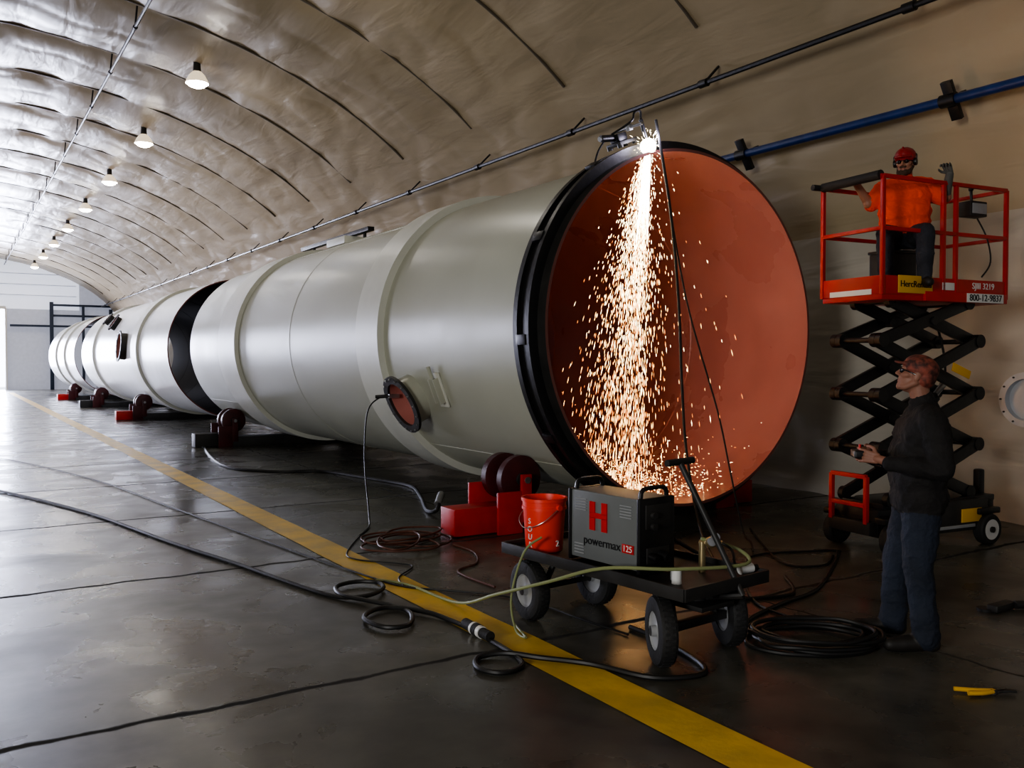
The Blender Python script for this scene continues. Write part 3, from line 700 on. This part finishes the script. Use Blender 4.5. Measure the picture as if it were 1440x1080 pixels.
def ico(c,rad,R=None,sub=3):
    bm=bmesh.new();bmesh.ops.create_icosphere(bm,subdivisions=sub,radius=1.0)
    vs=[]
    for v in bm.verts:
        p=V((v.co.x*rad[0],v.co.y*rad[1],v.co.z*rad[2]))
        if R is not None:p=R@p
        vs.append(V(c)+p)
    fs=[[v.index for v in f.verts] for f in bm.faces];bm.free();return vs,fs
def remesh_group(prims,voxel,smooth,folds=None):
    vs=[];fs=[]
    def app(v,f):
        o=len(vs);vs.extend([tuple(x) for x in v]);fs.extend([tuple(o+k for k in q) for q in f])
    for p in prims:
        if p[0]=='c':
            _,p0,p1,r0,r1,_m=p;p0=V(p0);p1=V(p1)
            app(*ico(p0,(r0,)*3,sub=2));app(*ico(p1,(r1,)*3,sub=2))
            if (p1-p0).length>1e-4:
                a,c=frame(p1-p0);n=16;q=[]
                for pp,r in((p0,r0),(p1,r1)):
                    for i in range(n):
                        t=2*math.pi*i/n;q.append(pp+a*r*math.cos(t)+c*r*math.sin(t))
                f=[(i,(i+1)%n,n+(i+1)%n,n+i) for i in range(n)]+[tuple(range(n))[::-1],tuple(range(n,2*n))]
                app(q,f)
        else:
            _,c,rad,R,_m=p;app(*ico(c,rad,R,sub=3))
    me=bpy.data.meshes.new('tmp');me.from_pydata(vs,[],fs)
    bm=bmesh.new();bm.from_mesh(me);bmesh.ops.recalc_face_normals(bm,faces=bm.faces);bm.to_mesh(me);bm.free()
    ob=bpy.data.objects.new('tmp',me);bpy.context.scene.collection.objects.link(ob)
    md=ob.modifiers.new('r','REMESH');md.mode='VOXEL';md.voxel_size=voxel;md.use_smooth_shade=True
    sm=ob.modifiers.new('s','SMOOTH');sm.factor=0.5;sm.iterations=smooth
    bpy.context.view_layer.update()
    ev=bpy.data.meshes.new_from_object(ob.evaluated_get(bpy.context.evaluated_depsgraph_get()))
    bpy.data.objects.remove(ob)
    nv=len(ev.vertices);co=np.empty(nv*3);ev.vertices.foreach_get('co',co);co=co.reshape(-1,3)
    faces=[tuple(p.vertices) for p in ev.polygons]
    fc=np.array([co[list(f)].mean(axis=0) for f in faces])
    best=np.full(len(faces),1e9);lab=np.zeros(len(faces),int);mats=[]
    for p in prims:
        m=p[-1]
        if m not in mats:mats.append(m)
        if p[0]=='c':
            p0=np.array(V(p[1]));p1=np.array(V(p[2]));d=p1-p0;L=max(1e-9,d.dot(d))
            t=np.clip(((fc-p0)@d)/L,0,1);q=p0+t[:,None]*d;ds=np.linalg.norm(fc-q,axis=1)-(p[3]+(p[4]-p[3])*t)
        else:
            Rm=np.array(p[3]) if p[3] is not None else np.eye(3)
            l=(fc-np.array(V(p[1])))@Rm;rr=np.array(p[2]);k=np.linalg.norm(l/rr,axis=1);ds=(k-1)*rr.min()
        msk=ds<best;best[msk]=ds[msk];lab[msk]=mats.index(m)
    if folds:
        wt=np.zeros(nv)
        for f,li in zip(faces,lab):
            if mats[li] in folds:
                for i in f: wt[i]=1
        for i in range(nv):
            if wt[i]:
                p=V(co[i]);nn=ev.vertices[i].normal
                q=V((p.x*6+p.z*2,p.y*6,p.z*7));a=noise.noise(q);r=1-abs(noise.noise(q*1.4+V((3,1,7))))*4
                co[i]=np.array(p+nn*(0.010*a+0.006*max(0,r)-0.002))
    return co,faces,[mats[i] for i in lab]
class Person:
    def __init__(s,name,origin,fwd):
        s.name=name;s.o=V(origin);s.F=V((fwd[0],fwd[1],0)).normalized();s.L=V((-s.F.y,s.F.x,0));s.b=B(name);s.body=[];s.head=[];s.hands=[]
    def p(s,q): return s.o+s.F*q[0]+s.L*q[1]+V((0,0,q[2]))
    def c(s,g,a,c,r0,r1,m): g.append(('c',s.p(a),s.p(c),r0,r1,m))
    def build_head(s,C,pitch,yaw,skin,hatm,kind,neck):
        F=(s.F*math.cos(yaw)+s.L*math.sin(yaw));U=V((0,0,1));f=(F*math.cos(pitch)+U*math.sin(pitch)).normalized()
        l=U.cross(F).normalized();u=f.cross(l).normalized();R=Matrix((f,l,u)).transposed();C=s.p(C)
        W=lambda x,y,z:C+f*x+l*y+u*z
        g=s.head;E=lambda c,r,m,RR=R:g.append(('e',W(*c),r,RR,m))
        E((-0.008,0,0.02),(0.098,0.076,0.10),skin)
        E((0.022,0,-0.045),(0.070,0.062,0.074),skin)
        g.append(('c',W(0.045,-0.028,-0.088),W(0.045,0.028,-0.088),0.026,0.026,skin))
        g.append(('c',W(0.066,0,-0.10),W(0.068,0,-0.09),0.020,0.020,skin))
        for sg in(-1,1):
            g.append(('c',W(-0.015,sg*0.058,-0.04),W(0.035,sg*0.042,-0.09),0.022,0.020,skin))
            g.append(('c',W(0.064,sg*0.038,-0.022),W(0.045,sg*0.055,-0.012),0.022,0.018,skin))
            g.append(('c',W(0.083,sg*0.015,0.022),W(0.07,sg*0.048,0.024),0.010,0.010,skin))
            E((-0.008,sg*0.078,-0.005),(0.02,0.010,0.033),skin)
        g.append(('c',W(0.088,0,0.012),W(0.108,0,-0.024),0.009,0.012,skin))
        for sg in(-1,1): g.append(('c',W(0.096,sg*0.012,-0.028),W(0.092,sg*0.012,-0.028),0.009,0.009,skin))
        g.append(('c',W(0.084,-0.018,-0.058),W(0.084,0.018,-0.058),0.007,0.007,M_lips))
        g.append(('c',W(0.082,-0.016,-0.068),W(0.082,0.016,-0.068),0.007,0.007,M_lips))
        g.append(('c',W(-0.025,0,-0.04),s.p(neck),0.060,0.062,skin))
        for sg in(-1,1): s.b.sph(W(0.078,sg*0.031,0.004),0.012,M_eye,n=8)
        if kind=='cap':
            E((-0.012,0,0.052),(0.110,0.090,0.085),hatm)
            E((-0.055,0,0.005),(0.066,0.080,0.075),hatm)
            g.append(('c',W(0.085,-0.045,0.052),W(0.085,0.045,0.052),0.014,0.014,hatm))
            for i in range(9):
                y=-0.048+0.012*i; g.append(('c',W(0.08,y,0.052),W(0.145-abs(y)*0.4,y*0.9,0.042),0.009,0.007,hatm))
            s.b.tube([W(0.0,0.083,0.005),W(0.06,0.07,0.01),W(0.098,0.035,0.008)],0.004,M_glass,n=6)
            for sg in (-1,1): s.b.sph(W(0.086,sg*0.033,0.002),0.022,M_glass,sc=(0.7,0.7,0.7),n=10)
        else:
            E((-0.008,0,0.058),(0.120,0.098,0.092),hatm)
            for i in range(11):
                y=-0.07+0.014*i; g.append(('c',W(0.07,y*0.9,0.052),W(0.142-abs(y)*0.55,y,0.044),0.011,0.008,hatm))
            g.append(('c',W(-0.09,0,0.07),W(0.08,0,0.138),0.014,0.010,hatm))
            for sg in(-1,1):
                s.b.lathe([(0,0.0),(0.032,0.0),(0.038,0.012),(0.034,0.03),(0,0.034)],W(0.0,sg*0.076,0.0),l*sg,M_black,n=18)
                s.b.tube([W(0.0,sg*0.104,0.02),W(0.0,sg*0.106,0.06),W(0,sg*0.098,0.075)],0.005,M_black,n=6)
                s.b.sph(W(0.088,sg*0.033,0.002),0.026,M_glass,sc=(0.8,0.9,0.75),n=10)
                s.b.tube([W(0.085,sg*0.055,0.008),W(0.0,sg*0.085,0.01)],0.004,M_glass,sm=False,n=6)
            s.b.tube([W(0.105,-0.02,0.008),W(0.105,0.02,0.008)],0.004,M_glass,sm=False,n=6)
            for sg in(-1,1): g.append(('c',W(0.0,sg*0.062,-0.045),W(0.05,sg*0.045,-0.095),0.018,0.026,M_beard))
            g.append(('c',W(0.068,-0.022,-0.10),W(0.068,0.022,-0.10),0.028,0.028,M_beard))
            g.append(('c',W(0.07,0,-0.11),W(0.065,0,-0.135),0.028,0.02,M_beard))
            g.append(('c',W(0.090,-0.026,-0.047),W(0.090,0.026,-0.047),0.008,0.008,M_beard))
    def hand(s,wrist,d,nrm,t,curl,m):
        cv=lambda q:(s.F*q[0]+s.L*q[1]+V((0,0,q[2]))).normalized()
        w=s.p(wrist);d=cv(d);t=cv(t);t=(t-d*t.dot(d)).normalized();n=d.cross(t).normalized();nn=cv(nrm)
        if n.dot(nn)<0:n=-n
        g=s.hands
        for k in range(4):
            off=0.030-0.020*k
            g.append(('c',w+t*off*0.7+d*0.01,w+t*off+d*0.085,0.014,0.0125,m))
            ln=(0.073,0.082,0.076,0.060)[k];q=w+t*off*1.12+d*0.088;a=curl*0.55+0.04*k
            r=0.0094
            for fr,r2 in((0.45,0.0088),(0.30,0.0082),(0.25,0.0072)):
                dd=(d*math.cos(a)+n*math.sin(a)+t*(0.06-0.05*k)).normalized();q2=q+dd*ln*fr
                g.append(('c',q,q2,r,r2,m));q=q2;a+=curl;r=r2
        q=w+t*0.028+d*0.02;dd=(d*0.6+t*0.75+n*0.25).normalized()
        g.append(('c',q-t*0.01,q+dd*0.04,0.015,0.012,m));q=q+dd*0.04;dd=(d*0.85+t*0.25+n*0.45).normalized()
        g.append(('c',q,q+dd*0.032,0.0115,0.010,m));q=q+dd*0.032;dd=(d*0.8-t*0.1+n*0.6).normalized();g.append(('c',q,q+dd*0.025,0.010,0.0085,m))
    def finish(s,folds,vox=0.0085,sm=3):
        for g,v,k,fo in((s.body,vox,sm,folds),(s.head,0.0052,2,None),(s.hands,0.0034,1,None)):
            if not g: continue
            co,faces,ml=remesh_group(g,v,k,fo)
            off=len(s.b.v);s.b.v+=[tuple(c) for c in co]
            for f,m in zip(faces,ml): s.b.f.append(tuple(off+i for i in f));s.b.m.append(s.b.mi(m))
        return s.b.build(fixn=False,angle=60)

w=Person('standing_welder',(5.14,3.30,0),(-0.72,0.69))
c=lambda a,d,r0,r1,m:w.c(w.body,a,d,r0,r1,m)
J,T_,K=M_jacket,M_jeans,M_boot
for sg,fx in((1,0.0),(-1,0.12)):
    y=sg*0.14;yk=sg*0.165
    c((0.0,sg*0.095,0.90),(0.03+fx*0.5,y,0.50),0.122,0.088,T_)
    c((0.03+fx*0.5,y,0.50),(-0.015+fx,yk,0.13),0.088,0.080,T_)
    c((-0.015+fx,yk,0.13),(-0.015+fx,yk,0.09),0.082,0.082,T_)
    c((-0.05+fx,yk,0.055),(0.0+fx,yk,0.08),0.052,0.058,K)
    c((0.0+fx,yk,0.062),(0.13+fx,yk+sg*0.02,0.050),0.056,0.050,K)
    c((0.13+fx,yk+sg*0.02,0.048),(0.20+fx,yk+sg*0.03,0.046),0.049,0.043,K)
c((0,-0.08,0.93),(0,0.08,0.93),0.125,0.125,T_)
c((-0.005,-0.08,0.94),(-0.005,0.08,0.94),0.160,0.160,J)
c((0.005,-0.08,1.06),(0.005,0.08,1.06),0.162,0.162,J)
c((0.0,-0.085,1.20),(0.0,0.085,1.20),0.162,0.162,J)
c((-0.02,-0.11,1.33),(-0.02,0.11,1.33),0.150,0.150,J)
c((-0.03,-0.15,1.43),(-0.03,0.15,1.43),0.095,0.095,J)
c((-0.03,0,1.46),(-0.02,0,1.53),0.105,0.085,J)
for sg in(1,-1):
    c((-0.03,sg*0.20,1.42),(-0.07,sg*0.28,1.14),0.090,0.072,J)
    c((-0.07,sg*0.28,1.14),(0.20,sg*0.15,1.16),0.072,0.052,J)
    w.hands.append(('c',w.p((0.19,sg*0.15,1.16)),w.p((0.265,sg*0.105,1.18)),0.030,0.026,M_skin))
    w.hand((0.255,sg*0.11,1.18),(0.85,-0.35*sg,0.15),(0,-sg,0),(0.1,-0.2*sg,1.0),0.75,M_skin)
w.build_head((0.02,0,1.70),math.radians(20),math.radians(-14),M_skin,M_cap,'cap',(-0.02,0,1.50))
R=Matrix((w.F,w.L,V((0,0,1)))).transposed()
w.b.box(w.p((0.35,0.0,1.20)),(0.09,0.15,0.05),M_black,0.01,R);w.b.cyl(w.p((0.35,0,1.22)),w.p((0.35,0,1.26)),0.008,M_red,n=8)
w.finish((M_jacket,M_jeans))
zf=zd+0.072
w=Person('seated_lift_operator',(7.86,5.22,zf),(-0.82,-0.57))
c=lambda a,d,r0,r1,m:w.c(w.body,a,d,r0,r1,m)
J,T_,K=M_shirt,M_jeans2,M_boot
for sg in(1,-1):
    c((0.0,sg*0.09,0.53),(0.36,sg*0.17,0.53),0.112,0.084,T_)
    fx=0.40 if sg>0 else 0.38
    c((0.36,sg*0.17,0.53),(fx-0.02,sg*0.17,0.14),0.084,0.066,T_)
    c((fx-0.02,sg*0.17,0.14),(fx-0.02,sg*0.17,0.09),0.066,0.064,T_)
    c((fx-0.06,sg*0.17,0.052),(fx,sg*0.18,0.07),0.050,0.052,K)
    c((fx,sg*0.18,0.055),(fx+0.13,sg*0.20,0.045),0.050,0.043,K)
c((0,-0.09,0.54),(0,0.09,0.54),0.13,0.13,T_)
c((0.03,-0.08,0.67),(0.03,0.08,0.67),0.155,0.155,J)
c((0.05,-0.08,0.77),(0.05,0.08,0.77),0.165,0.165,J)
c((0.03,-0.10,0.91),(0.03,0.10,0.91),0.148,0.148,J)
c((0.01,-0.15,1.02),(0.01,0.15,1.02),0.085,0.085,J)
c((0.01,0,1.04),(0.02,0,1.10),0.080,0.068,J)
c((0.01,-0.20,1.01),(0.05,-0.30,0.86),0.084,0.076,J)
c((0.05,-0.30,0.86),(0.09,-0.33,0.86),0.052,0.048,M_skin2)
c((0.07,-0.32,0.86),(0.20,-0.44,1.05),0.048,0.033,M_skin2)
c((0.01,0.20,1.01),(0.02,0.32,0.88),0.084,0.076,J)
c((0.02,0.32,0.88),(0.06,0.36,0.88),0.052,0.048,M_skin2)
c((0.05,0.35,0.88),(0.17,0.38,1.08),0.048,0.036,M_glove)
w.hand((0.20,-0.44,1.05),(0.5,-0.6,0.1),(0.1,0,-1),(0.8,0.6,0.0),0.6,M_skin2)
w.hand((0.17,0.38,1.08),(0.5,-0.3,0.7),(0.5,-0.6,-0.3),(-0.2,-1.0,0.1),0.75,M_glove)
w.build_head((0.055,0,1.24),math.radians(-4),math.radians(-16),M_skin2,M_hat,'hardhat',(0.01,0,1.06))
w.finish((M_shirt,M_jeans2))

# ---------------------------------------------------------------- light
light('end_door_daylight','AREA',(-0.1,Y1+1.5,3.0),9500,(0.74,0.78,1.0),7.4,5.4,(-0.1,30,2.4))
light('side_door_daylight','AREA',(-9.3,35,3.0),2900,(0.78,0.79,1.0),16,4.5,(8,33,4.0))
light('near_door_daylight','AREA',(-9.3,-1.2,3.0),850,(1.0,0.99,0.97),2.6,3.0,(7.5,7.7,1.6))
wd=bpy.data.worlds.new('world');bpy.context.scene.world=wd;wd.use_nodes=True
wd.node_tree.nodes['Background'].inputs[0].default_value=(0.86,0.88,1.0,1);wd.node_tree.nodes['Background'].inputs[1].default_value=0.18
try:
    bpy.context.scene.view_settings.look='AgX - Medium High Contrast'
except Exception: pass
# ---------------------------------------------------------------- camera
cam=bpy.data.cameras.new('camera');co=bpy.data.objects.new('camera',cam);bpy.context.scene.collection.objects.link(co)
cam.sensor_fit='HORIZONTAL';cam.sensor_width=36;cam.lens=31.0;cam.clip_end=300
co.location=(0,0,1.78);co.rotation_euler=(math.radians(90)-math.atan(30/1240),0,-math.atan(790/1240))
bpy.context.scene.camera=co
